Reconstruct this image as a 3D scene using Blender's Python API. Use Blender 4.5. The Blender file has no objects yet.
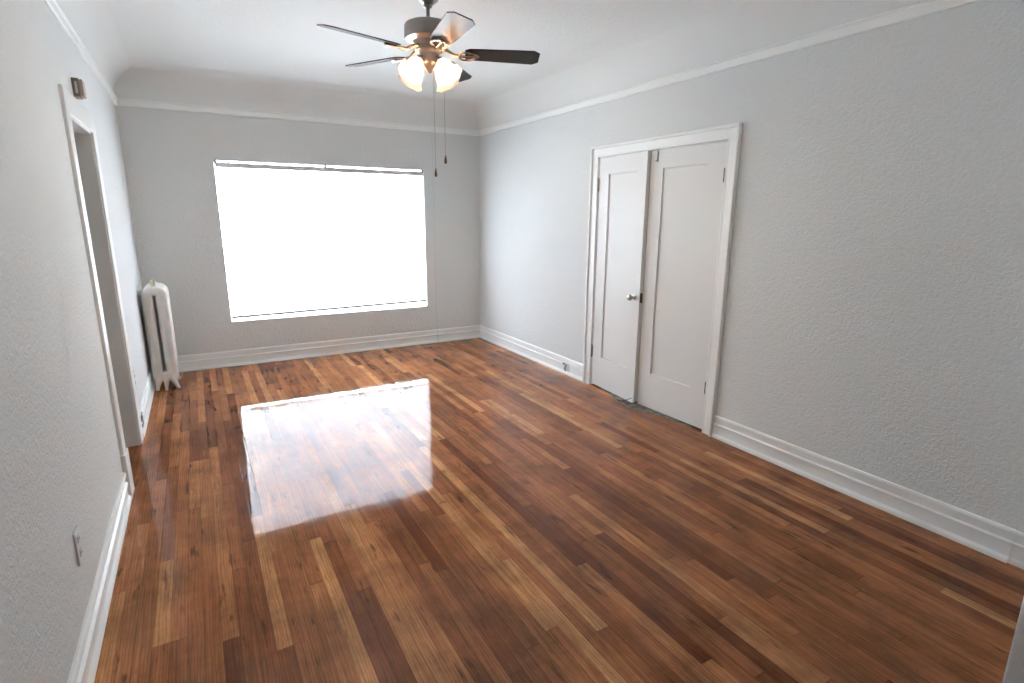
import bpy, bmesh, math, random
from mathutils import Vector, Matrix
random.seed(4)
PI = math.pi
SC = bpy.context.scene
COL = SC.collection

# ---------------------------------------------------------------- camera
W, YN, HZ, ZC = 3.615, -5.82, 2.572, 2.85      # right wall, near wall, top of picture rail, ceiling
X0, Y0 = -.013, .015                             # left wall and far wall planes
yaw, pitch, roll = .5227, .2269, .0058
fw = Vector((math.sin(yaw)*math.cos(pitch), math.cos(yaw)*math.cos(pitch), -math.sin(pitch)))
rt = Vector((math.cos(yaw), -math.sin(yaw), 0)); up = rt.cross(fw)
r2 = math.cos(roll)*rt + math.sin(roll)*up; u2 = -math.sin(roll)*rt + math.cos(roll)*up
cam = bpy.data.cameras.new('camera'); co = bpy.data.objects.new('camera', cam); COL.objects.link(co)
M = Matrix((r2, u2, -fw)).transposed().to_4x4(); M.translation = Vector((.469, -6.2809, 1.5668))
co.matrix_world = M
cam.sensor_width = 36; cam.lens = 544.1176/1024*36; cam.clip_start = .02
SC.camera = co

# ---------------------------------------------------------------- daylight and exposure
wd = bpy.data.worlds.new('sky'); SC.world = wd; wd.use_nodes = True
nt = wd.node_tree; nt.nodes.clear()
tc = nt.nodes.new('ShaderNodeTexCoord'); sp = nt.nodes.new('ShaderNodeSeparateXYZ')
rp = nt.nodes.new('ShaderNodeValToRGB'); bg = nt.nodes.new('ShaderNodeBackground'); ow = nt.nodes.new('ShaderNodeOutputWorld')
mr = nt.nodes.new('ShaderNodeMapRange'); mr.inputs[1].default_value = -1; mr.inputs[2].default_value = 1
nt.links.new(tc.outputs['Generated'], sp.inputs[0]); nt.links.new(sp.outputs[2], mr.inputs[0])
nt.links.new(mr.outputs[0], rp.inputs[0]); nt.links.new(rp.outputs[0], bg.inputs[0]); nt.links.new(bg.outputs[0], ow.inputs[0])
rp.color_ramp.elements[0].position = .44; rp.color_ramp.elements[0].color = (.43, .46, .50, 1)
rp.color_ramp.elements[1].position = .52; rp.color_ramp.elements[1].color = (.90, .955, 1.02, 1)
bg.inputs[1].default_value = 20.0
pl = bpy.data.lights.new('window_daylight_portal', 'AREA'); pl.shape = 'RECTANGLE'; pl.size = 2.3; pl.size_y = 1.75
pl.cycles.is_portal = True
po = bpy.data.objects.new('window_daylight_portal', pl); COL.objects.link(po)
po.location = (1.794, .23, 1.29); po.rotation_euler = (-PI/2, 0, 0)
SC.view_settings.view_transform = 'Standard'; SC.view_settings.look = 'None'
SC.view_settings.gamma = 1; SC.view_settings.use_curve_mapping = False
SC.view_settings.exposure = 1.38
SC.cycles.max_bounces = 14; SC.cycles.diffuse_bounces = 12; SC.cycles.glossy_bounces = 4
SC.cycles.transmission_bounces = 6; SC.cycles.transparent_max_bounces = 12
SC.cycles.use_denoising = True; SC.cycles.sample_clamp_indirect = 8
SC.cycles.caustics_reflective = True; SC.cycles.caustics_refractive = False

# ---------------------------------------------------------------- materials
def mat(name, col, rough=.5, metal=0, **kw):
    m = bpy.data.materials.new(name); m.use_nodes = True
    b = m.node_tree.nodes['Principled BSDF']
    b.inputs['Base Color'].default_value = (*col, 1); b.inputs['Roughness'].default_value = rough
    b.inputs['Metallic'].default_value = metal
    for k, v in kw.items(): b.inputs[k.replace('_', ' ')].default_value = v
    return m
def N(m, t): return m.node_tree.nodes.new(t)
def L(m, a, b): m.node_tree.links.new(a, b)
def bumped(m, scale, strength, dist, detail=3, vary=0.0, col=None, rot=None):
    n = m.node_tree.nodes; b = n['Principled BSDF']
    tc = N(m, 'ShaderNodeTexCoord'); t = N(m, 'ShaderNodeTexNoise')
    t.inputs['Scale'].default_value = scale; t.inputs['Detail'].default_value = detail
    L(m, tc.outputs['Object'], t.inputs['Vector'])
    bp = N(m, 'ShaderNodeBump'); bp.inputs['Strength'].default_value = strength; bp.inputs['Distance'].default_value = dist
    L(m, t.outputs['Fac'], bp.inputs['Height']); L(m, bp.outputs[0], b.inputs['Normal'])
    if vary:
        t2 = N(m, 'ShaderNodeTexNoise'); t2.inputs['Scale'].default_value = scale*.12; t2.inputs['Detail'].default_value = 4
        L(m, tc.outputs['Object'], t2.inputs['Vector'])
        r = N(m, 'ShaderNodeValToRGB')
        r.color_ramp.elements[0].position = .35; r.color_ramp.elements[0].color = (*[c*(1-vary) for c in col], 1)
        r.color_ramp.elements[1].position = .65; r.color_ramp.elements[1].color = (*col, 1)
        L(m, t2.outputs['Fac'], r.inputs[0]); L(m, r.outputs[0], b.inputs['Base Color'])
    return m
WALLC = (.725, .755, .755)
def plaster(name, c, sc=55, st=.36, d=.006):
    """hand-worked stucco: blunt ridges from warped noise"""
    m = mat(name, c, .8, Specular_IOR_Level=.12); b = m.node_tree.nodes['Principled BSDF']
    tc = N(m, 'ShaderNodeTexCoord')
    t1 = N(m, 'ShaderNodeTexNoise'); t1.inputs['Scale'].default_value = sc; t1.inputs['Detail'].default_value = 4; t1.inputs['Distortion'].default_value = .8
    t2 = N(m, 'ShaderNodeTexNoise'); t2.inputs['Scale'].default_value = sc*.35; t2.inputs['Detail'].default_value = 3; t2.inputs['Distortion'].default_value = 1.2
    L(m, tc.outputs['Object'], t1.inputs[0]); L(m, tc.outputs['Object'], t2.inputs[0])
    r = N(m, 'ShaderNodeMapRange'); r.inputs[1].default_value = .38; r.inputs[2].default_value = .62
    L(m, t1.outputs['Fac'], r.inputs[0])
    ad = N(m, 'ShaderNodeMath'); ad.operation = 'ADD'; L(m, r.outputs[0], ad.inputs[0]); L(m, t2.outputs['Fac'], ad.inputs[1])
    bp = N(m, 'ShaderNodeBump'); bp.inputs['Strength'].default_value = st; bp.inputs['Distance'].default_value = d
    L(m, ad.outputs[0], bp.inputs['Height']); L(m, bp.outputs[0], b.inputs['Normal'])
    return m
m_wall = plaster('grey_stucco_paint', WALLC)
m_ceil = plaster('ceiling_plaster_paint', (.785, .81, .80), 45, .3, .004)
m_trim = bumped(mat('white_gloss_trim_paint', (.875, .905, .90), .32), 9, .15, .004)
m_door = bumped(mat('white_door_paint', (.765, .785, .775), .42, Specular_IOR_Level=.3), 14, .15, .004)
m_rad = bumped(mat('old_cream_radiator_paint', (.76, .74, .70), .4), 60, .3, .002, vary=.1, col=(.76, .74, .70))
m_dark = mat('dark_metal', (.06, .055, .05), .4, .8)
m_hinge = mat('dull_painted_hinge', (.32, .31, .28), .5, .3)
m_knob = mat('aged_nickel', (.38, .35, .29), .30, 1)
m_pewter = bumped(mat('brushed_pewter', (.36, .34, .32), .33, .85), 120, .05, .001)
m_copper = mat('antique_pewter_fittings', (.50, .42, .36), .25, .95)
m_plate = mat('painted_plastic_plate', (.68, .69, .69), .35)
m_slot = mat('black_slot', (.02, .02, .02), .6)
m_blind = mat('white_blind_vinyl', (.85, .85, .86), .4)
def make_translucent(m, fac):
    o = m.node_tree.nodes['Material Output']; b = m.node_tree.nodes['Principled BSDF']
    t = m.node_tree.nodes.new('ShaderNodeBsdfTranslucent'); t.inputs[0].default_value = (.9, .9, .92, 1)
    x = m.node_tree.nodes.new('ShaderNodeMixShader'); x.inputs[0].default_value = fac
    m.node_tree.links.new(b.outputs[0], x.inputs[1]); m.node_tree.links.new(t.outputs[0], x.inputs[2]); m.node_tree.links.new(x.outputs[0], o.inputs[0])
make_translucent(m_blind, .8)
m_rail = mat('grey_blind_headrail', (.72, .70, .74), .5)
m_frame = mat('white_window_frame', (.8, .8, .8), .4)
m_chain = mat('bead_chain_steel', (.45, .45, .45), .35, .9)
m_fob = mat('turned_wood_fob', (.16, .07, .035), .35)
m_chime = mat('beige_chime_cover', (.47, .36, .30), .5)
m_chime2 = mat('brown_chime_case', (.26, .21, .16), .6)
m_thr = bumped(mat('worn_grey_threshold', (.30, .25, .21), .85, Specular_IOR_Level=.1), 160, .5, .003, vary=.5, col=(.34, .285, .24))
m_brass = mat('tarnished_brass', (.50, .46, .34), .4, .7)
m_outside = mat('hall_floor_paint', (.3, .28, .26), .6)

def wood_blade():
    m = mat('dark_walnut_blade', (.03, .02, .016), .3)
    b = m.node_tree.nodes['Principled BSDF']; b.inputs['Coat Weight'].default_value = .04; b.inputs['Coat Roughness'].default_value = .15; b.inputs['Specular IOR Level'].default_value = .14
    tc = N(m, 'ShaderNodeTexCoord'); mp = N(m, 'ShaderNodeMapping'); mp.inputs['Scale'].default_value = (3, 60, 10)
    t = N(m, 'ShaderNodeTexNoise'); t.inputs['Scale'].default_value = 1.5; t.inputs['Detail'].default_value = 5
    r = N(m, 'ShaderNodeValToRGB'); r.color_ramp.elements[0].color = (.012, .008, .006, 1); r.color_ramp.elements[1].color = (.05, .033, .024, 1)
    L(m, tc.outputs['Object'], mp.inputs[0]); L(m, mp.outputs[0], t.inputs[0]); L(m, t.outputs[0], r.inputs[0]); L(m, r.outputs[0], b.inputs['Base Color'])
    return m
m_blade = wood_blade()

def glass():
    m = bpy.data.materials.new('window_glass'); m.use_nodes = True; n = m.node_tree.nodes; n.clear()
    o = N(m, 'ShaderNodeOutputMaterial'); mx = N(m, 'ShaderNodeMixShader'); tr = N(m, 'ShaderNodeBsdfTransparent')
    gl = N(m, 'ShaderNodeBsdfGlossy'); gl.inputs['Roughness'].default_value = .02
    fr = N(m, 'ShaderNodeFresnel'); fr.inputs[0].default_value = 1.45
    tr.inputs[0].default_value = (.95, .97, .97, 1)
    L(m, fr.outputs[0], mx.inputs[0]); L(m, tr.outputs[0], mx.inputs[1]); L(m, gl.outputs[0], mx.inputs[2]); L(m, mx.outputs[0], o.inputs[0])
    return m
m_glass = glass()
def shade_glass():
    m = bpy.data.materials.new('frosted_shade_glass'); m.use_nodes = True; n = m.node_tree.nodes; n.clear()
    o = N(m, 'ShaderNodeOutputMaterial'); mx = N(m, 'ShaderNodeMixShader'); tl = N(m, 'ShaderNodeBsdfTranslucent')
    pr = N(m, 'ShaderNodeBsdfPrincipled'); pr.inputs['Base Color'].default_value = (.85, .76, .68, 1); pr.inputs['Roughness'].default_value = .25
    tl.inputs[0].default_value = (.80, .66, .55, 1); mx.inputs[0].default_value = .5
    L(m, pr.outputs[0], mx.inputs[1]); L(m, tl.outputs[0], mx.inputs[2]); L(m, mx.outputs[0], o.inputs[0])
    return m
m_shade = shade_glass()
def bulb_mat():
    m = mat('lit_bulb', (1, .9, .75), .5); b = m.node_tree.nodes['Principled BSDF']
    b.inputs['Emission Color'].default_value = (1, .86, .70, 1); b.inputs['Emission Strength'].default_value = 330
    return m
m_bulb = bulb_mat()

def floor_mat():
    m = mat('oak_strip_floor_varnish', (.3, .12, .05), .35)
    b = m.node_tree.nodes['Principled BSDF']
    def math_(op, a, c=None, d=None):
        x = N(m, 'ShaderNodeMath'); x.operation = op
        for i, v in enumerate((a, c, d)):
            if v is None: continue
            if isinstance(v, (int, float)): x.inputs[i].default_value = v
            else: L(m, v, x.inputs[i])
        return x.outputs[0]
    def wn(vec):
        x = N(m, 'ShaderNodeTexWhiteNoise'); x.noise_dimensions = '3D'; L(m, vec, x.inputs['Vector']); return x
    def comb(x, y, z):
        c = N(m, 'ShaderNodeCombineXYZ')
        for i, v in enumerate((x, y, z)):
            if isinstance(v, (int, float)): c.inputs[i].default_value = v
            else: L(m, v, c.inputs[i])
        return c.outputs[0]
    tc = N(m, 'ShaderNodeTexCoord'); s = N(m, 'ShaderNodeSeparateXYZ'); L(m, tc.outputs['Object'], s.inputs[0])
    X, Y = s.outputs[0], s.outputs[1]
    PW = .0572
    u = math_('DIVIDE', X, PW); row = math_('FLOOR', u); fu = math_('FRACT', u)
    rn = wn(comb(row, 7.3, 1.1)); rs = N(m, 'ShaderNodeSeparateColor'); L(m, rn.outputs['Color'], rs.inputs[0])
    length = math_('MULTIPLY_ADD', rs.outputs[0], .9, .7)
    v = math_('ADD', math_('DIVIDE', Y, length), math_('MULTIPLY', rs.outputs[1], 13))
    # uneven joints: warp v with a low frequency sine per row
    v = math_('ADD', v, math_('MULTIPLY', math_('SINE', math_('MULTIPLY_ADD', v, 2.1, math_('MULTIPLY', rs.outputs[2], 6.28))), .28))
    colm = math_('FLOOR', v); fv = math_('FRACT', v)
    pn = wn(comb(row, colm, 3.7)); ps = N(m, 'ShaderNodeSeparateColor'); L(m, pn.outputs['Color'], ps.inputs[0])
    rmp = N(m, 'ShaderNodeValToRGB'); e = rmp.color_ramp.elements
    e[0].position = 0; e[0].color = (.165, .052, .020, 1)
    e[1].position = 1; e[1].color = (.58, .28, .115, 1)
    for p, c in ((.10, (.225, .078, .031)), (.4, (.300, .112, .044)), (.7, (.37, .145, .056)), (.9, (.45, .19, .075))):
        q = e.new(p); q.color = (*c, 1)
    L(m, ps.outputs[0], rmp.inputs[0])
    # grain
    gv = comb(math_('MULTIPLY_ADD', X, 42, math_('MULTIPLY', ps.outputs[1], 50)), math_('MULTIPLY_ADD', Y, 2.6, math_('MULTIPLY', ps.outputs[2], 50)), 0)
    gn = N(m, 'ShaderNodeTexNoise'); gn.inputs['Scale'].default_value = 1; gn.inputs['Detail'].default_value = 6; gn.inputs['Roughness'].default_value = .65; gn.inputs['Distortion'].default_value = .6
    L(m, gv, gn.inputs[0])
    gr = N(m, 'ShaderNodeMapRange'); gr.inputs[1].default_value = .3; gr.inputs[2].default_value = .72; gr.inputs[3].default_value = .62; gr.inputs[4].default_value = 1.28
    L(m, gn.outputs[0], gr.inputs[0])
    # cathedral figure and dark flecks along the grain
    fg = N(m, 'ShaderNodeTexWave'); fg.wave_type = 'BANDS'; fg.bands_direction = 'X'
    fg.inputs['Scale'].default_value = 1.0; fg.inputs['Distortion'].default_value = 9; fg.inputs['Detail'].default_value = 3; fg.inputs['Detail Scale'].default_value = .9; fg.inputs['Detail Roughness'].default_value = .6
    L(m, comb(math_('MULTIPLY_ADD', X, 26, math_('MULTIPLY', ps.outputs[2], 40)), math_('MULTIPLY_ADD', Y, 2.2, math_('MULTIPLY', ps.outputs[1], 40)), 0), fg.inputs[0])
    fr_ = N(m, 'ShaderNodeMapRange'); fr_.inputs[1].default_value = 0; fr_.inputs[2].default_value = .35; fr_.inputs[3].default_value = .74; fr_.inputs[4].default_value = 1.04
    L(m, fg.outputs['Fac'], fr_.inputs[0])
    fk = N(m, 'ShaderNodeTexNoise'); fk.inputs['Scale'].default_value = 1; fk.inputs['Detail'].default_value = 3
    L(m, comb(math_('MULTIPLY', X, 34), math_('MULTIPLY', Y, 5.5), 3.3), fk.inputs[0])
    fkr = N(m, 'ShaderNodeMapRange'); fkr.inputs[1].default_value = .27; fkr.inputs[2].default_value = .37; fkr.inputs[3].default_value = .38; fkr.inputs[4].default_value = 1
    L(m, fk.outputs[0], fkr.inputs[0])
    figure = math_('MULTIPLY', fr_.outputs[0], fkr.outputs[0])
    # worn stain patches
    wn2 = N(m, 'ShaderNodeTexNoise'); wn2.inputs['Scale'].default_value = 3.2; wn2.inputs['Detail'].default_value = 7; wn2.inputs['Roughness'].default_value = .7
    L(m, tc.outputs['Object'], wn2.inputs[0])
    wr = N(m, 'ShaderNodeMapRange'); wr.inputs[1].default_value = .32; wr.inputs[2].default_value = .6; wr.inputs[3].default_value = .6; wr.inputs[4].default_value = 1.13
    L(m, wn2.outputs[0], wr.inputs[0])
    # gaps
    g1 = math_('MINIMUM', fu, math_('SUBTRACT', 1, fu)); g2 = math_('MULTIPLY', math_('MINIMUM', fv, math_('SUBTRACT', 1, fv)), 14)
    gap = math_('MINIMUM', g1, g2)
    gm = N(m, 'ShaderNodeMapRange'); gm.inputs[1].default_value = .008; gm.inputs[2].default_value = .045; gm.inputs[3].default_value = .6; gm.inputs[4].default_value = 1
    L(m, gap, gm.inputs[0])
    k = math_('MULTIPLY', math_('MULTIPLY', math_('MULTIPLY', gr.outputs[0], wr.outputs[0]), gm.outputs[0]), figure)
    vm = N(m, 'ShaderNodeVectorMath'); vm.operation = 'SCALE'; L(m, rmp.outputs[0], vm.inputs[0]); L(m, k, vm.inputs[3])
    L(m, vm.outputs[0], b.inputs['Base Color'])
    # relief: gaps, slight cupping and per-strip height
    hh = math_('ADD', math_('MULTIPLY', gm.outputs[0], .3), math_('MULTIPLY', ps.outputs[1], .08))
    hh = math_('ADD', hh, math_('MULTIPLY', gn.outputs[0], .16))
    hh = math_('ADD', hh, math_('MULTIPLY', fkr.outputs[0], .35))
    wv = N(m, 'ShaderNodeTexNoise'); wv.inputs['Scale'].default_value = 9; wv.inputs['Detail'].default_value = 3
    L(m, tc.outputs['Object'], wv.inputs[0])
    h2 = math_('ADD', hh, math_('MULTIPLY', wv.outputs[0], 1.0))
    bp = N(m, 'ShaderNodeBump'); bp.inputs['Strength'].default_value = .5; bp.inputs['Distance'].default_value = .0012; L(m, h2, bp.inputs['Height'])
    L(m, bp.outputs[0], b.inputs['Normal']); L(m, bp.outputs[0], b.inputs['Coat Normal'])
    b.inputs['Coat Weight'].default_value = .75; b.inputs['Coat Roughness'].default_value = .05; b.inputs['Coat IOR'].default_value = 1.38
    b.inputs['Roughness'].default_value = .42; b.inputs['Specular IOR Level'].default_value = .0
    cr = N(m, 'ShaderNodeMapRange'); cr.inputs[1].default_value = .3; cr.inputs[2].default_value = .7; cr.inputs[3].default_value = .02; cr.inputs[4].default_value = .06
    L(m, wn2.outputs[0], cr.inputs[0]); L(m, cr.outputs[0], b.inputs['Coat Roughness'])
    return m
m_floor = floor_mat()

# ---------------------------------------------------------------- mesh helpers
def tag(o, label=None, cat=None, group=None, kind=None):
    if label: o['label'] = label
    if cat: o['category'] = cat
    if group: o['group'] = group
    if kind: o['kind'] = kind
    return o
def obj(name, bm, m, parent=None, smooth=False, bevel=0, seg=2, loc=None):
    bmesh.ops.remove_doubles(bm, verts=bm.verts, dist=1e-6)
    bmesh.ops.recalc_face_normals(bm, faces=bm.faces)
    me = bpy.data.meshes.new(name); bm.to_mesh(me); bm.free()
    me.materials.append(m)
    o = bpy.data.objects.new(name, me); COL.objects.link(o)
    if smooth:
        me.shade_smooth(); me.set_sharp_from_angle(angle=math.radians(35))
    if bevel:
        md = o.modifiers.new('bevel', 'BEVEL'); md.width = bevel; md.segments = seg; md.limit_method = 'ANGLE'
    if parent: o.parent = parent
    if loc: o.location = loc
    return o
def empty(name, loc, rz=0):
    o = bpy.data.objects.new(name, None); COL.objects.link(o); o.location = loc; o.rotation_euler = (0, 0, rz); o.empty_display_size = .1
    return o
def box(bm, x0, x1, y0, y1, z0, z1):
    v = [bm.verts.new((x, y, z)) for x in (x0, x1) for y in (y0, y1) for z in (z0, z1)]
    for f in ((0, 1, 3, 2), (4, 6, 7, 5), (0, 4, 5, 1), (2, 3, 7, 6), (0, 2, 6, 4), (1, 5, 7, 3)): bm.faces.new([v[i] for i in f])
def quad(bm, pts): bm.faces.new([bm.verts.new(p) for p in pts])
def loft(bm, rings, close=False, cap=True):
    vr = [[bm.verts.new(p) for p in r] for r in rings]; n = len(vr[0])
    k = len(vr)
    for i in range(k if close else k-1):
        a, b = vr[i], vr[(i+1) % k]
        for j in range(n): bm.faces.new((a[j], a[(j+1) % n], b[(j+1) % n], b[j]))
    if cap and not close: bm.faces.new(list(reversed(vr[0]))); bm.faces.new(vr[-1])
def lathe(bm, prof, n=32, c=(0, 0, 0), mtx=None, lobes=0, amp=0):
    rings = []
    for i in range(n):
        a = 2*PI*i/n; r = []
        for (rad, z, *w) in prof:
            k = 1 + (amp*(w[0] if w else 0))*math.cos(lobes*a)
            p = Vector((rad*k*math.cos(a), rad*k*math.sin(a), z))
            if mtx: p = mtx @ p
            r.append(p + Vector(c))
        rings.append(r)
    vr = [[bm.verts.new(p) for p in r] for r in rings]
    for i in range(n):
        a, b = vr[i], vr[(i+1) % n]
        for j in range(len(prof)-1):
            bm.faces.new((a[j], b[j], b[j+1], a[j+1]))
def tube(bm, pts, r, n=8, cap=True):
    pts = [Vector(p) for p in pts]; rings = []
    rs = r if isinstance(r, (list, tuple)) else [r]*len(pts)
    a = None
    for i, p in enumerate(pts):
        d = (pts[min(i+1, len(pts)-1)] - pts[max(i-1, 0)]).normalized()
        if a is None:
            ref = Vector((0, 0, 1)) if abs(d.z) < .9 else Vector((1, 0, 0))
            a = d.cross(ref)
        a = (a - d*a.dot(d)).normalized(); b = d.cross(a)
        rings.append([p + rs[i]*(math.cos(2*PI*k/n)*a + math.sin(2*PI*k/n)*b) for k in range(n)])
    loft(bm, rings, cap=cap)

WALLPT = {'left': lambda s, t, z: (X0+t, s, z), 'right': lambda s, t, z: (W-t, s, z),
          'back': lambda s, t, z: (s, Y0-t, z), 'near': lambda s, t, z: (s, YN+t, z)}
def strip(name, wall, a, b, prof, ma=0, mb=0, m=None, parent=None, smooth=True):
    f = WALLPT[wall]; bm = bmesh.new()
    loft(bm, [[f(a+ma*t, t, z) for t, z in prof], [f(b-mb*t, t, z) for t, z in prof]])
    return obj(name, bm, m or m_trim, parent, smooth=smooth)
def struct(o, label, cat):
    return tag(o, label, cat, kind='structure')

# ---------------------------------------------------------------- room shell
bm = bmesh.new(); box(bm, -1.3, 4.5, -8.6, .3, -.05, 0)
struct(obj('floor', bm, m_floor), 'glossy varnished reddish brown oak strip floor of the room', 'floor')

WT = .12
# left wall with the doorway; a plaster slab of full thickness
DY0, DY1, DZ = -2.67, -1.93, 2.050
def slab(name, boxes, m, label, cat='wall'):
    bm = bmesh.new()
    for b in boxes: box(bm, *b)
    return struct(obj(name, bm, m), label, cat)
TOP = ZC + .1
slab('wall_left', [(-WT, X0, YN, DY0, 0, TOP), (-WT, X0, DY1, .2, 0, TOP), (-WT, X0, DY0, DY1, DZ, TOP)], m_wall,
     'textured grey stucco wall on the left with a doorway')
CY0, CY1, CZ = -3.688, -2.337, 2.065
slab('wall_right', [(W, W+WT, YN, CY0, 0, TOP), (W, W+WT, CY1, .2, 0, TOP), (W, W+WT, CY0, CY1, CZ, TOP)], m_wall,
     'textured grey stucco wall on the right with the closet')
WX0, WX1, WZ0, WZ1 = .719, 2.884, .470, 2.084
G = .07
slab('wall_back', [(X0, W, Y0, .1, 0, WZ0), (X0, W, Y0, .1, WZ1, TOP), (X0, WX0, Y0, .1, WZ0, WZ1), (WX1, W, Y0, .1, WZ0, WZ1),
                   (X0, W, .1, .2, 0, WZ0-G), (X0, W, .1, .2, WZ1+G, TOP), (X0, WX0-G, .1, .2, WZ0-G, WZ1+G), (WX1+G, W, .1, .2, WZ0-G, WZ1+G)],
     m_wall, 'grey stucco wall at the far end holding the bright window')
OX0, OX1, OZ = .12, 2.545, 2.2      # wide opening the camera looks through
slab('wall_near', [(0, OX0, YN-.14, YN, 0, TOP), (OX1, W+.8, YN-.14, YN, 0, TOP), (OX0, OX1, YN-.14, YN, OZ, TOP)], m_wall,
     'grey wall end at the bottom right corner, beside the camera')
# rooms beyond: the room the camera stands in, the hall through the left doorway, the closet
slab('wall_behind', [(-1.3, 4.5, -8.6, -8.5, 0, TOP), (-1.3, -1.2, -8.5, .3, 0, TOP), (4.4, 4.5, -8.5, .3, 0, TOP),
                     (-1.2, -WT, .2, .3, 0, TOP), (-1.2, -WT, YN-.14, YN, 0, TOP), (W+WT, 4.4, .2, .3, 0, TOP)], plaster('bounce_dimming_brown_plaster', (.16, .13, .11)),  # dark colour added to soak up bounce light and dim the near walls
     'walls of the adjoining rooms, darkened to cut bounced light, seen only through openings')

# ceiling with coved edges
bm = bmesh.new(); rings = []; CA, NS = .32, 14
for i in range(NS+1):
    t = PI/2*i/NS; q = CA*(1-math.cos(t)); z = HZ + (ZC-HZ)*math.sin(t)
    rings.append([(X0+q, Y0-q, z), (W-q, Y0-q, z), (W-q, YN+q, z), (X0+q, YN+q, z)])
vr = [[bm.verts.new(p) for p in r] for r in rings]
for a, b in zip(vr, vr[1:]):
    for j in range(4): bm.faces.new((a[j], a[(j+1) % 4], b[(j+1) % 4], b[j]))
bm.faces.new(vr[-1])
struct(obj('ceiling', bm, m_ceil, smooth=True), 'off white plaster ceiling with coved edges', 'ceiling')
bm = bmesh.new(); box(bm, -1.3, 4.5, -8.6, .3, TOP, TOP+.06)
struct(obj('ceiling_slab', bm, m_ceil), 'ceiling over the adjoining rooms, above the coved ceiling', 'ceiling')

# picture rail
RP = [(0, 2.510), (.014, 2.510), (.018, 2.514), (.019, 2.556), (.027, 2.561), (.028, 2.567), (.024, HZ), (0, HZ)]
for i, (wl, a, b, lb) in enumerate((('back', X0, W, 'above the window'), ('left', YN, Y0, 'above the left doorway'),
                                    ('right', YN, Y0, 'above the closet'), ('near', X0, W, 'behind the camera'))):
    struct(strip('trim_%d' % (i+1), wl, a, b, RP, 1, 1), 'white picture rail moulding ' + lb, 'moulding')
# baseboards
BP = [(0, 0), (.022, 0), (.022, .012), (.018, .022), (.010, .028), (.008, .034), (.008, .092), (.017, .095), (.017, .103), (.005, .110),
      (.004, .146), (.014, .149), (.014, .158), (.008, .167), (0, .168)]
struct(strip('baseboard_back', 'back', X0, W, BP, 1, 1), 'tall white baseboard under the window', 'baseboard')
struct(strip('baseboard_left_far', 'left', -1.80, Y0, BP, 0, 1), 'white baseboard between the doorway and radiator', 'baseboard')
struct(strip('baseboard_left_near', 'left', YN, -2.80, BP, 1, 0), 'tall white baseboard along the near left wall', 'baseboard')
struct(strip('baseboard_right_far', 'right', -2.255, Y0, BP, 0, 1), 'white baseboard right of the far corner, up to the closet', 'baseboard')
b = strip('baseboard_right_near', 'right', -5.49, -3.785, BP, 0, 0)
struct(b, 'long white baseboard from the closet to its jointed end', 'baseboard')
struct(strip('baseboard_right_end', 'right', YN, -5.49, [(t*.55, z*.985) for t, z in BP], 0, 0), 'short recessed baseboard piece at the right frame edge', 'baseboard')

# casings
def casing(name, side, y0, y1, z1, width, prof, depth=.0, plinth=None):
    """mitred casing round an opening; prof = [(u across the face, t off the wall)]"""
    f = WALLPT[side]; bm = bmesh.new()
    rings = [[f(y0-u, t, 0) for u, t in prof], [f(y0-u, t, z1+u) for u, t in prof],
             [f(y1+u, t, z1+u) for u, t in prof], [f(y1+u, t, 0) for u, t in prof]]
    loft(bm, rings)
    return obj(name, bm, m_trim, smooth=True)
def cprof(w): return [(0, 0), (0, .012), (.004, .018), (.012, .018), (.016, .015), (w-.024, .017), (w-.022, .027), (w-.016, .032), (w-.004, .032), (w, .028), (w, 0)]
struct(casing('trim_5', 'right', CY0, CY1, CZ, .095, cprof(.095)), 'white casing framing the closet doors', 'door casing')
struct(casing('trim_6', 'left', DY0, DY1, DZ, .115, [(0, 0), (0, .012), (.004, .015), (.108, .017), (.113, .015), (.115, .012), (.115, 0)]), 'white casing framing the open left doorway', 'door casing')
# jamb linings
bm = bmesh.new()
box(bm, -WT-.005, X0+.004, DY0-.001, DY0+.012, 0, DZ); box(bm, -WT-.005, X0+.004, DY1-.012, DY1+.001, 0, DZ); box(bm, -WT-.005, X0+.004, DY0, DY1, DZ-.012, DZ+.001)
struct(obj('trim_7', bm, m_trim), 'white jamb lining inside the open left doorway', 'door jamb')
bm = bmesh.new()
box(bm, W-.004, W+WT, CY0-.001, CY0+.004, 0, CZ); box(bm, W-.004, W+WT, CY1-.004, CY1+.001, 0, CZ); box(bm, W-.004, W+WT, CY0, CY1, CZ-.004, CZ+.001)
box(bm, W+.045, W+.06, CY0, CY0+.014, 0, CZ); box(bm, W+.045, W+.06, CY1-.014, CY1, 0, CZ); box(bm, W+.045, W+.06, CY0, CY1, CZ-.014, CZ)
struct(obj('trim_8', bm, m_trim), 'white jamb lining behind the closet doors', 'door jamb')
# plinth block at the foot of the doorway casing
bm = bmesh.new(); box(bm, X0, .012, -2.800, -2.668, 0, .262)
struct(obj('trim_9', bm, m_trim, bevel=.004), 'white plinth block at the near foot of the doorway casing', 'plinth block')
bm = bmesh.new(); box(bm, X0, .001, -1.931, -1.800, 0, .17)
struct(obj('trim_10', bm, m_trim, bevel=.004), 'white block at the far foot of the doorway casing', 'plinth block')
# casing on the wall end beside the camera
bm = bmesh.new()
box(bm, OX1-.02, OX1+.001, YN-.145, YN+.005, 0, OZ); box(bm, OX1-.014, OX1+.09, YN-.16, YN-.14, 0, OZ+.09)
struct(obj('trim_11', bm, m_trim, bevel=.004), 'pale jamb and casing edge at the bottom right corner', 'door casing')

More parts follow.
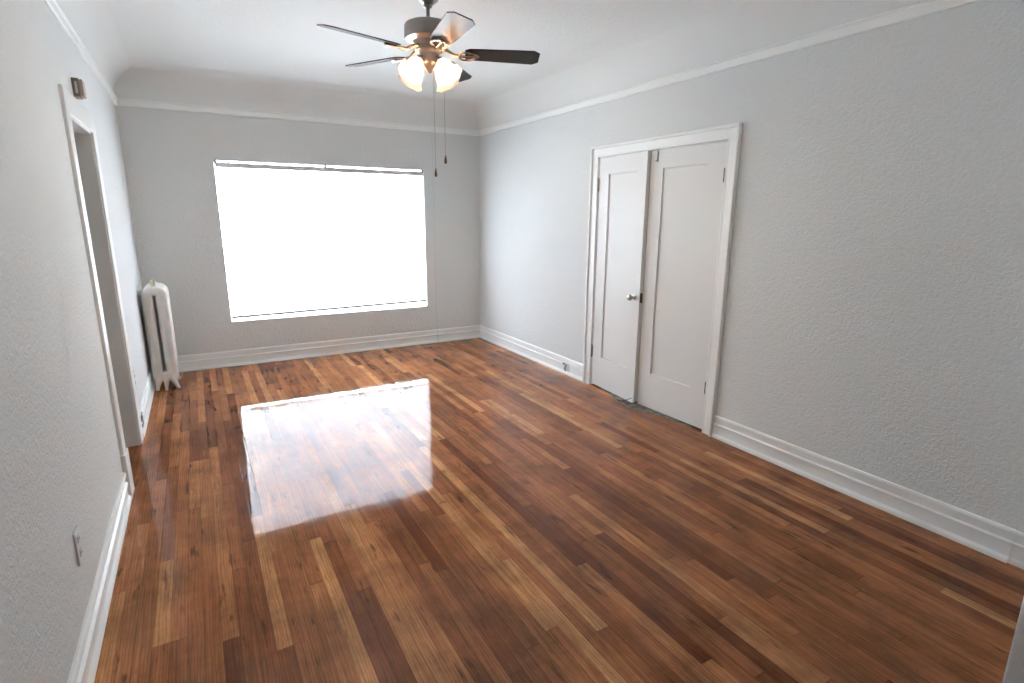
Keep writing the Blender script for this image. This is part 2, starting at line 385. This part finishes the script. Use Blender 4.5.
# closet doors -------------------------------------------------------------
def leaf(name, w, h, stile_hinge, stile_free, bot, top, sgn):
    """leaf in local coords: hinge line at y=0, runs to y=sgn*w; front face x=0 (room side), back x=.035"""
    bm = bmesh.new(); T = .035; D = .012
    ys = [0, stile_hinge, w-stile_free, w]; zs = [0, bot, h-top, h]
    def P(x, a, c): return bm.verts.new((x, sgn*a, c))
    for i in range(3):
        for j in range(3):
            if i == 1 and j == 1: continue
            bm.faces.new([P(0, ys[i], zs[j]), P(0, ys[i+1], zs[j]), P(0, ys[i+1], zs[j+1]), P(0, ys[i], zs[j+1])])
    B = .006
    o = [(ys[1], zs[1]), (ys[2], zs[1]), (ys[2], zs[2]), (ys[1], zs[2])]
    q = [(ys[1]+B, zs[1]+B), (ys[2]-B, zs[1]+B), (ys[2]-B, zs[2]-B), (ys[1]+B, zs[2]-B)]
    for i in range(4):
        j = (i+1) % 4
        bm.faces.new([P(0, *o[i]), P(0, *o[j]), P(D*.8, *o[j]), P(D*.8, *o[i])])
        bm.faces.new([P(D*.8, *o[i]), P(D*.8, *o[j]), P(D, *q[j]), P(D, *q[i])])
    bm.faces.new([P(D, *c) for c in q])
    bm.faces.new([P(T, 0, 0), P(T, w, 0), P(T, w, h), P(T, 0, h)])
    c = [(0, 0), (w, 0), (w, h), (0, h)]
    for i in range(4):
        j = (i+1) % 4
        # side faces built to share the split front edge
        bm.faces.new([P(0, *c[i]), P(0, *c[j]), P(T, *c[j]), P(T, *c[i])])
    return obj(name, bm, m_door)
def hinge(parent, z, m, y=0):
    bm = bmesh.new(); lathe(bm, [(0, -.060), (.0055, -.058), (.0080, -.052), (.0080, .052), (.0055, .058), (0, .062)], 12)
    box(bm, -.001, .003, -.016, .016, -.045, .045)
    return obj('hinge', bm, m, parent, smooth=True, loc=(-.007, y, z))
d1 = leaf('door_1', .650, 2.040, .145, .112, .282, .140, -1)
d1.location = (W-.002, CY1-.006, .018); d1.rotation_euler = (0, 0, -math.radians(4.9))
struct(d1, 'closet door leaf nearer the window, ajar, with a metal knob', 'door')
hinge(d1, 1.82, m_hinge, .002); hinge(d1, .315, m_hinge, .002)
kb = bmesh.new()
KM = Matrix.Rotation(-PI/2, 4, 'Y')
lathe(kb, [(0, 0), (.010, 0), (.010, .012), (.011, .028), (.018, .036), (.024, .044), (.026, .052), (.025, .060), (.020, .067), (.010, .070), (0, .071)], 24, mtx=KM)
k = obj('doorknob', kb, m_knob, d1, smooth=True, loc=(0, -.592, .902))
kb = bmesh.new(); lathe(kb, [(0, 0), (.022, 0), (.022, .003), (.016, .006), (0, .006)], 24, mtx=KM)
obj('rose', kb, m_knob, k, smooth=True)
bm = bmesh.new(); box(bm, .006, .029, -.652, -.6495, .862, .942); box(bm, .010, .024, -.657, -.650, .888, .912)
obj('latch_plate', bm, m_dark, d1)
d2 = leaf('door_2', .684, 2.040, .142, .128, .290, .132, 1)
d2.location = (W-.002, CY0+.006, .018); d2.rotation_euler = (0, 0, math.radians(2.0))
struct(d2, 'nearly closed closet door leaf nearer the camera, with a surface bolt', 'door')
hinge(d2, 1.825, m_dark, -.010); hinge(d2, .325, m_dark, -.010)
bm = bmesh.new(); tube(bm, [(-.006, .615, 2.038), (-.006, .615, 1.965)], .0042, 8); box(bm, -.003, .002, .609, .621, 1.955, 2.03)
tube(bm, [(-.006, .615, 1.967), (-.018, .620, 1.962)], .0045, 8)
obj('surface_bolt', bm, m_hinge, d2)

# threshold patch at the closet and a bent wire hook on it
bm = bmesh.new()
edge = [(-2.50, 3.606), (-2.60, 3.598), (-2.72, 3.562), (-2.82, 3.535), (-2.92, 3.500), (-3.02, 3.482), (-3.10, 3.485), (-3.20, 3.530), (-3.30, 3.566), (-3.42, 3.585), (-3.58, 3.606)]
for k in range(len(edge)-1):
    (ya, xa), (yb, xb) = edge[k], edge[k+1]
    loft(bm, [[(xa, ya, .0005), (xa+.004, ya, .006), (3.69, ya, .006), (3.69, ya, .0005)], [(xb, yb, .0005), (xb+.004, yb, .006), (3.69, yb, .006), (3.69, yb, .0005)]])
tag(obj('threshold_patch', bm, m_thr), 'worn grey curved filler patch on the floor under the closet doors', 'threshold')
bm = bmesh.new()
tube(bm, [(3.515, -2.84, .012), (3.52, -2.89, .016), (3.528, -2.93, .036), (3.532, -2.975, .060), (3.534, -2.99, .066)], .0045, 6)
tube(bm, [(3.52, -2.89, .016), (3.525, -2.96, .014), (3.540, -3.02, .034), (3.548, -3.05, .054)], .0045, 6)
tag(obj('bent_wire', bm, m_dark), 'small bent dark wire on the threshold where the closet doors meet', 'wire')

# window --------------------------------------------------------------------
wr = empty('window_1', (0, 0, 0)); struct(wr, 'wide bright window in the far wall', 'window')
def ringbox(bm, x0, x1, z0, z1, t, y0, y1):
    box(bm, x0, x1, y0, y1, z0, z0+t); box(bm, x0, x1, y0, y1, z1-t, z1)
    box(bm, x0, x0+t, y0, y1, z0+t, z1-t); box(bm, x1-t, x1, y0, y1, z0+t, z1-t)
bm = bmesh.new(); ringbox(bm, WX0-G+.002, WX1+G-.002, WZ0-G+.002, WZ1+G-.002, .045, .115, .165)
obj('window_frame', bm, m_frame, wr, bevel=.002)
bm = bmesh.new(); box(bm, WX0-.03, WX1+.03, .138, .142, WZ0-.03, WZ1+.03)
obj('window_glass', bm, m_glass, wr)
bm = bmesh.new(); box(bm, WX0, WX1, Y0, .10, WZ0-.002, WZ0+.004)
obj('window_sill', bm, m_trim, wr)

bl = empty('window_blind', (1.794, .03, 2.06))
tag(bl, 'white horizontal mini blind hanging open in the bright window', 'blind')
def loc(x, y, z): return (x-1.794, y-.03, z-2.06)
bm = bmesh.new(); box(bm, *[v for p in zip(loc(WX0+.004, .020, 2.018), loc(WX1-.004, .060, 2.066)) for v in p])
obj('headrail', bm, m_rail, bl, bevel=.002)
for xx in (WX0+.012, 1.775, WX1-.012):
    bm = bmesh.new(); box(bm, *[v for p in zip(loc(xx-.010, .017, 2.055), loc(xx+.010, .063, 2.0838)) for v in p])
    obj('mounting_bracket', bm, m_hinge, bl)
ZT, ZBL, ZBR, NSL = 2.000, .532, .560, 71
bm = bmesh.new()
for i in range(NSL):
    f = i/(NSL-1)
    zl = ZT+(ZBL-ZT)*f; zr = ZT+(ZBR-ZT)*f
    a = [(-.0125, -.0007), (0, .0012), (.0125, -.0007), (.0125, -.0015), (0, .0004), (-.0125, -.0015)]
    ti = math.radians(-52)
    prof = [(y*math.cos(ti)-z*math.sin(ti), y*math.sin(ti)+z*math.cos(ti)) for y, z in a]
    loft(bm, [[loc(WX0+.006, .045+y, zl+z) for y, z in prof], [loc(WX1-.006, .045+y, zr+z) for y, z in prof]])
obj('slats', bm, m_blind, bl)
bm = bmesh.new()
loft(bm, [[loc(x, .045+dy, zz+dz) for dy, dz in ((-.014, -.012), (.014, -.012), (.014, .012), (-.014, .012))] for x, zz in ((WX0+.006, ZBL-.020), (WX1-.006, ZBR-.020))])
obj('bottom_rail', bm, mat('grey_bottom_rail', (.30, .30, .30), .6), bl)
for xx in (.90, 1.49, 2.09, 2.69):
    bm = bmesh.new(); zb = ZBL + (ZBR-ZBL)*(xx-WX0)/(WX1-WX0) - .01
    tube(bm, [loc(xx, .031, 2.02), loc(xx, .031, zb)], .0008, 5); tube(bm, [loc(xx, .059, 2.02), loc(xx, .059, zb)], .0008, 5)
    obj('ladder_cord', bm, m_blind, bl)
bm = bmesh.new(); tube(bm, [loc(2.80, .023, 2.03), loc(2.80, .023, 1.03)], .0012, 6)
lc = obj('lift_cord', bm, m_blind, bl)
bm = bmesh.new(); lathe(bm, [(0, 0), (.007, .002), (.009, -.02), (.011, -.04), (0, -.042)], 12, c=loc(2.80, .023, 1.03))
obj('tassel', bm, m_plate, lc, smooth=True)

# ---------------------------------------------------------------- radiator
rad = empty('radiator', (.110, -.42, 0))
tag(rad, 'tall narrow cream cast iron radiator standing in the far left corner', 'radiator')
def rad_section(y):
    """one section: two columns joined top and bottom into a closed loop with a slot"""
    bm = bmesh.new(); cx = .0555; n = 18
    zb, zt, ry = .165, .858, .034
    path = [(cx, zb + (zt-zb)*i/8) for i in range(8)]
    sp_ = lambda v, e: math.copysign(abs(v)**e, v)
    for k in range(11):
        a = PI*k/10; path.append((cx*sp_(math.cos(a), .75), zt + .044*sp_(math.sin(a), .75)))
    path += [(-cx, zt + (zb-zt)*i/8) for i in range(1, 8)]
    for k in range(11):
        a = PI + PI*k/10; path.append((cx*sp_(math.cos(a), .75), zb + .040*sp_(math.sin(a), .75)))
    path = path[:-1]; rings = []; m_ = len(path)
    for i, (x, z) in enumerate(path):
        xa, za = path[i-1]; xb, zc = path[(i+1) % m_]
        d = Vector((xb-xa, 0, zc-za)).normalized(); nrm = Vector((d.z, 0, -d.x))
        ring = []
        for j in range(n):
            t = 2*PI*j/n
            ring.append(Vector((x, y, z)) + nrm*(.0435*sp_(math.cos(t), .75)) + Vector((0, ry*sp_(math.sin(t), .8), 0)))
        rings.append(ring)
    loft(bm, rings, close=True)
    return bm
secs = [-.150 + .063*i for i in range(6)]
for i, y in enumerate(secs):
    obj('section', rad_section(y), m_rad, rad, smooth=True)
for z in (.145, .895):
    bm = bmesh.new(); tube(bm, [(0, secs[0]+.03, z), (0, secs[-1], z)], .026, 14)
    obj('connecting_hub', bm, m_rad, rad, smooth=True)
def foot(px, y, splay, fy, r=1.12):
    bm = bmesh.new()
    tube(bm, [(px, y, .150), (px, y+.02*fy, .120), (px+splay*.15, y+.25*fy, .092), (px+splay*.4, y+.55*fy, .062), (px+splay*.75, y+.85*fy, .032), (px+splay, y+fy, .012), (px+splay*1.05, y+fy, .001)],
         [.040*r, .038*r, .031*r, .022*r, .016*r, .015*r, .016*r], 14)
    return obj('foot', bm, m_rad, rad, smooth=True)
for y in (secs[0], secs[-1]):
    foot(-.056, y, -.018, -.008); foot(.056, y, .030, -.008)
foot(.002, secs[0]-.004, -.006, -.040, .9)
bm = bmesh.new(); lathe(bm, [(0, -.02), (.016, -.02), (.018, 0), (.024, .002), (.024, .026), (.020, .030), (.014, .038), (0, .039)], 8, c=(.004, secs[0]+.01, .962))
obj('air_vent', bm, m_brass, rad)['label'] = 'dull brass air vent cap'

# ---------------------------------------------------------------- ceiling fan
FX, FY = 1.777, -3.02
fan = empty('ceiling_fan', (FX, FY, ZC))
tag(fan, 'five bladed ceiling fan with lit glass lamps hanging from the ceiling', 'ceiling fan')
def fz(z): return z - ZC
bm = bmesh.new(); lathe(bm, [(0, fz(2.849)), (.070, fz(2.849)), (.075, fz(2.835)), (.075, fz(2.81)), (.070, fz(2.785)), (.058, fz(2.765)), (.040, fz(2.752)), (.026, fz(2.746)), (0, fz(2.746))], 40)
obj('canopy', bm, m_pewter, fan, smooth=True)
bm = bmesh.new(); lathe(bm, [(0, fz(2.756)), (.020, fz(2.752)), (.027, fz(2.742)), (.024, fz(2.732)), (.012, fz(2.725)), (.0105, fz(2.72)), (.0105, fz(2.668)), (.019, fz(2.664)), (.021, fz(2.645)), (0, fz(2.64))], 24)
obj('downrod', bm, m_pewter, fan, smooth=True)
bm = bmesh.new(); lathe(bm, [(0, fz(2.650)), (.060, fz(2.650)), (.118, fz(2.646)), (.133, fz(2.638)), (.139, fz(2.628)), (.140, fz(2.566)), (.136, fz(2.560)), (.120, fz(2.557)), (.092, fz(2.550)), (.082, fz(2.538)), (.080, fz(2.524)), (0, fz(2.520))], 48)
obj('motor_housing', bm, m_pewter, fan, smooth=True)
bm = bmesh.new(); lathe(bm, [(0, fz(2.522)), (.075, fz(2.522)), (.080, fz(2.515)), (.080, fz(2.500)), (.066, fz(2.492)), (.060, fz(2.485)), (.058, fz(2.440)), (.052, fz(2.428)), (.036, fz(2.415)), (.022, fz(2.400)), (.012, fz(2.385)), (0, fz(2.38))], 36)
obj('switch_housing', bm, m_pewter, fan, smooth=True)
def blade_bm():
    bm = bmesh.new(); T = .006
    r0, r1 = .210, .648
    o = [(r0, -.044), (r0+.030, -.060), (r1-.035, -.074), (r1, -.048), (r1, .048), (r1-.035, .074), (r0+.030, .060), (r0, .044)]
    loft(bm, [[(x, y, -T/2) for x, y in o], [(x, y, T/2) for x, y in o]])
    return bm
def bracket_bm():
    bm = bmesh.new()
    tube(bm, [(.070, 0, .026), (.095, 0, .024), (.125, 0, .008), (.150, 0, -.006), (.175, 0, -.008)], [.014, .012, .010, .010, .011], 10)
    # open leaf-shaped plate under the blade root
    n = 28; rings = []
    for k in range(n):
        a = 2*PI*k/n; rx, ry = .056, .040*(1 - .35*math.cos(a))
        c = Vector((.228 + rx*math.cos(a), ry*math.sin(a), -.008)); d = Vector((math.cos(a), math.sin(a), 0))
        rings.append([c + d*.009*math.cos(t) + Vector((0, 0, .005*math.sin(t))) for t in (0, PI/3, 2*PI/3, PI, 4*PI/3, 5*PI/3)])
    loft(bm, rings, close=True)
    tube(bm, [(.172, 0, -.008), (.228, 0, -.009), (.285, 0, -.008)], [.010, .007, .009], 8)
    for s in (-1, 1): lathe(bm, [(0, -.014), (.007, -.013), (.008, -.009), (0, -.006)], 10, c=(.235, s*.040, .0))
    return bm
PH = -2.948; PITCH = math.radians(-13)
bmesh_blade = None
for i in range(5):
    a = PH - i*2*PI/5
    rot = Matrix.Rotation(.020, 4, 'Y') @ Matrix.Rotation(a, 4, 'Z') @ Matrix.Rotation(PITCH, 4, 'X')
    if i == 0:
        bl0 = obj('blade', blade_bm(), m_blade, fan, bevel=.0015); br0 = obj('blade_bracket', bracket_bm(), m_copper, fan, smooth=True)
        bo, ko = bl0, br0
    else:
        bo = bl0.copy(); COL.objects.link(bo); ko = br0.copy(); COL.objects.link(ko); bo.parent = fan; ko.parent = fan
    bo.matrix_local = Matrix.Translation((0, 0, fz(2.494))) @ rot
    ko.matrix_local = Matrix.Translation((0, 0, fz(2.490))) @ rot
# lamp arms, each with a shade and a bulb
def shade_bm():
    bm = bmesh.new()
    outer = [(.020, 0, 0), (.028, -.006, 0), (.040, -.024, 0), (.048, -.046, .1), (.053, -.070, .3), (.060, -.092, .7), (.072, -.110, 1), (.077, -.115, 1)]
    inner = [(r-.003, z+.001, w) for r, z, w in reversed(outer)]
    lathe(bm, outer+inner, 48, lobes=8, amp=.05)
    return bm
def arm_bm():
    bm = bmesh.new()
    tube(bm, [(.030, 0, .014), (.046, 0, .024), (.062, 0, .022), (.074, 0, .012), (.079, 0, .002)], [.009, .008, .008, .008, .010], 10)
    T = Matrix.Translation((.080, 0, 0)) @ Matrix.Rotation(TILT, 4, 'Y')
    lathe(bm, [(0, .012), (.016, .012), (.023, .006), (.025, -.004), (.024, -.016), (.021, -.018), (0, -.018)], 20, mtx=T)
    return bm
TILT = math.radians(-42)
viewaz = math.atan2(FY+6.2809, FX-.469)      # direction away from the camera
for da in (137, -133, 47, -43):   # a four lamp kit
    az = viewaz + math.radians(da)
    arm = obj('lamp_arm', arm_bm(), m_copper, fan, smooth=True)
    arm.matrix_local = Matrix.Translation((0, 0, fz(2.440))) @ Matrix.Rotation(az, 4, 'Z')
    TM = Matrix.Translation((.080, 0, 0)) @ Matrix.Rotation(TILT, 4, 'Y')
    sh = obj('lamp_shade', shade_bm(), m_shade, arm, smooth=True); sh.matrix_local = TM @ Matrix.Translation((0, 0, -.008))
    bb = bmesh.new(); lathe(bb, [(0, -.015), (.011, -.016), (.012, -.030), (.018, -.044), (.024, -.058), (.024, -.068), (.018, -.080), (.008, -.086), (0, -.087)], 20)
    bo = obj('bulb', bb, m_bulb, arm, smooth=True); bo.matrix_local = TM
for (dx, dy, z1) in ((.012, -.03, 1.845), (.082, -.02, 1.925)):
    bm = bmesh.new(); rr = Vector((dx, dy, 0))
    p = rr.copy(); p.normalize()
    st = Vector((min(dx, .045), -.03, fz(2.44)))
    tube(bm, [st, (dx, dy, fz(2.40)), (dx, dy, fz(2.2)), (dx, dy, fz(z1))], .0014, 6)
    ch = obj('pull_chain', bm, m_chain, fan)
    bm = bmesh.new(); lathe(bm, [(0, .002), (.003, 0), (.005, -.010), (.008, -.026), (.009, -.038), (.007, -.047), (0, -.050)], 14, c=(dx, dy, fz(z1)))
    obj('pull_fob', bm, m_fob, ch, smooth=True)

# ---------------------------------------------------------------- small things on the walls
def outlet(name, loc_, rz, w, h, label, cat, m=m_plate, vertical=True, group=None):
    """plate in local coords: sticks out along +x, w along y, h along z"""
    r = empty(name, loc_, rz); tag(r, label, cat, group)
    bm = bmesh.new(); box(bm, 0, .007, -w/2, w/2, -h/2, h/2); obj('cover_plate', bm, m, r, bevel=.002)
    for s in (-1, 1):
        bm = bmesh.new(); c = (0, 0, s*h*.22) if vertical else (0, s*w*.22, 0)
        box(bm, .006, .0095, c[1]-.014, c[1]+.014, c[2]-.013, c[2]+.013)
        so = obj('socket', bm, m, r, bevel=.003)
        bm = bmesh.new()
        for t in (-.006, .006): box(bm, .0090, .0099, c[1]+t-.0012, c[1]+t+.0012, c[2]-.005, c[2]+.005)
        obj('slot', bm, m_slot, so)
    return r
outlet('wall_outlet', (X0, -4.0, .405), 0, .075, .125, 'painted grey outlet plate low on the near left wall', 'outlet')
outlet('wall_outlet', (X0, -1.69, .408), 0, .072, .115, 'white outlet plate on the left wall beyond the doorway', 'outlet')
g = outlet('baseboard_outlet', (X0+.012, -1.72, .110), 0, .070, .10, 'grey outlet mounted in the baseboard beside the open doorway', 'outlet', m=mat('grey_outlet_plastic', (.33, .33, .34), .5))
r = empty('phone_jack', (W-.012, -1.95, .074), PI); tag(r, 'small cable jack with dark wire stub on the baseboard left of closet', 'jack')
bm = bmesh.new(); box(bm, 0, .006, -.045, .055, -.035, .045); obj('cover_plate', bm, m_plate, r, bevel=.002)
bm = bmesh.new(); tube(bm, [(.004, .005, .030), (.022, .012, .012), (.028, .014, -.012), (.024, .022, -.030)], [.006, .010, .010, .008], 8); obj('wire_stub', bm, mat('grey_green_wire', (.16, .17, .15), .5), r, smooth=True)
bm = bmesh.new(); box(bm, .005, .016, -.045, -.022, .020, .040); obj('clip', bm, m_hinge, r)
r = empty('door_chime', (X0, -2.31, 2.232)); tag(r, 'small beige and brown chime box high on the wall above the left doorway', 'door chime')
bm = bmesh.new(); box(bm, 0, .030, -.04, .045, -.048, .048); obj('case', bm, m_chime2, r, bevel=.002)
bm = bmesh.new(); box(bm, .030, .048, -.036, .041, -.044, .044); obj('cover', bm, m_chime, r, bevel=.005)
bm = bmesh.new(); box(bm, .012, .022, -.0415, -.039, -.03, .03); obj('grille', bm, m_plate, r)
# thin painted-over cable running down the far wall
bm = bmesh.new(); tube(bm, [(3.003, Y0-.003, 2.505), (3.004, Y0-.003, 1.6), (3.000, Y0-.003, .9), (3.005, Y0-.004, .180), (3.005, Y0-.018, .165), (3.005, Y0-.020, .09), (3.005, Y0-.026, .01)], .0022, 6)
tag(obj('wall_cable', bm, mat('painted_cable', (.62, .63, .63), .5)), 'thin painted cable running down the far wall right of the window', 'cable')
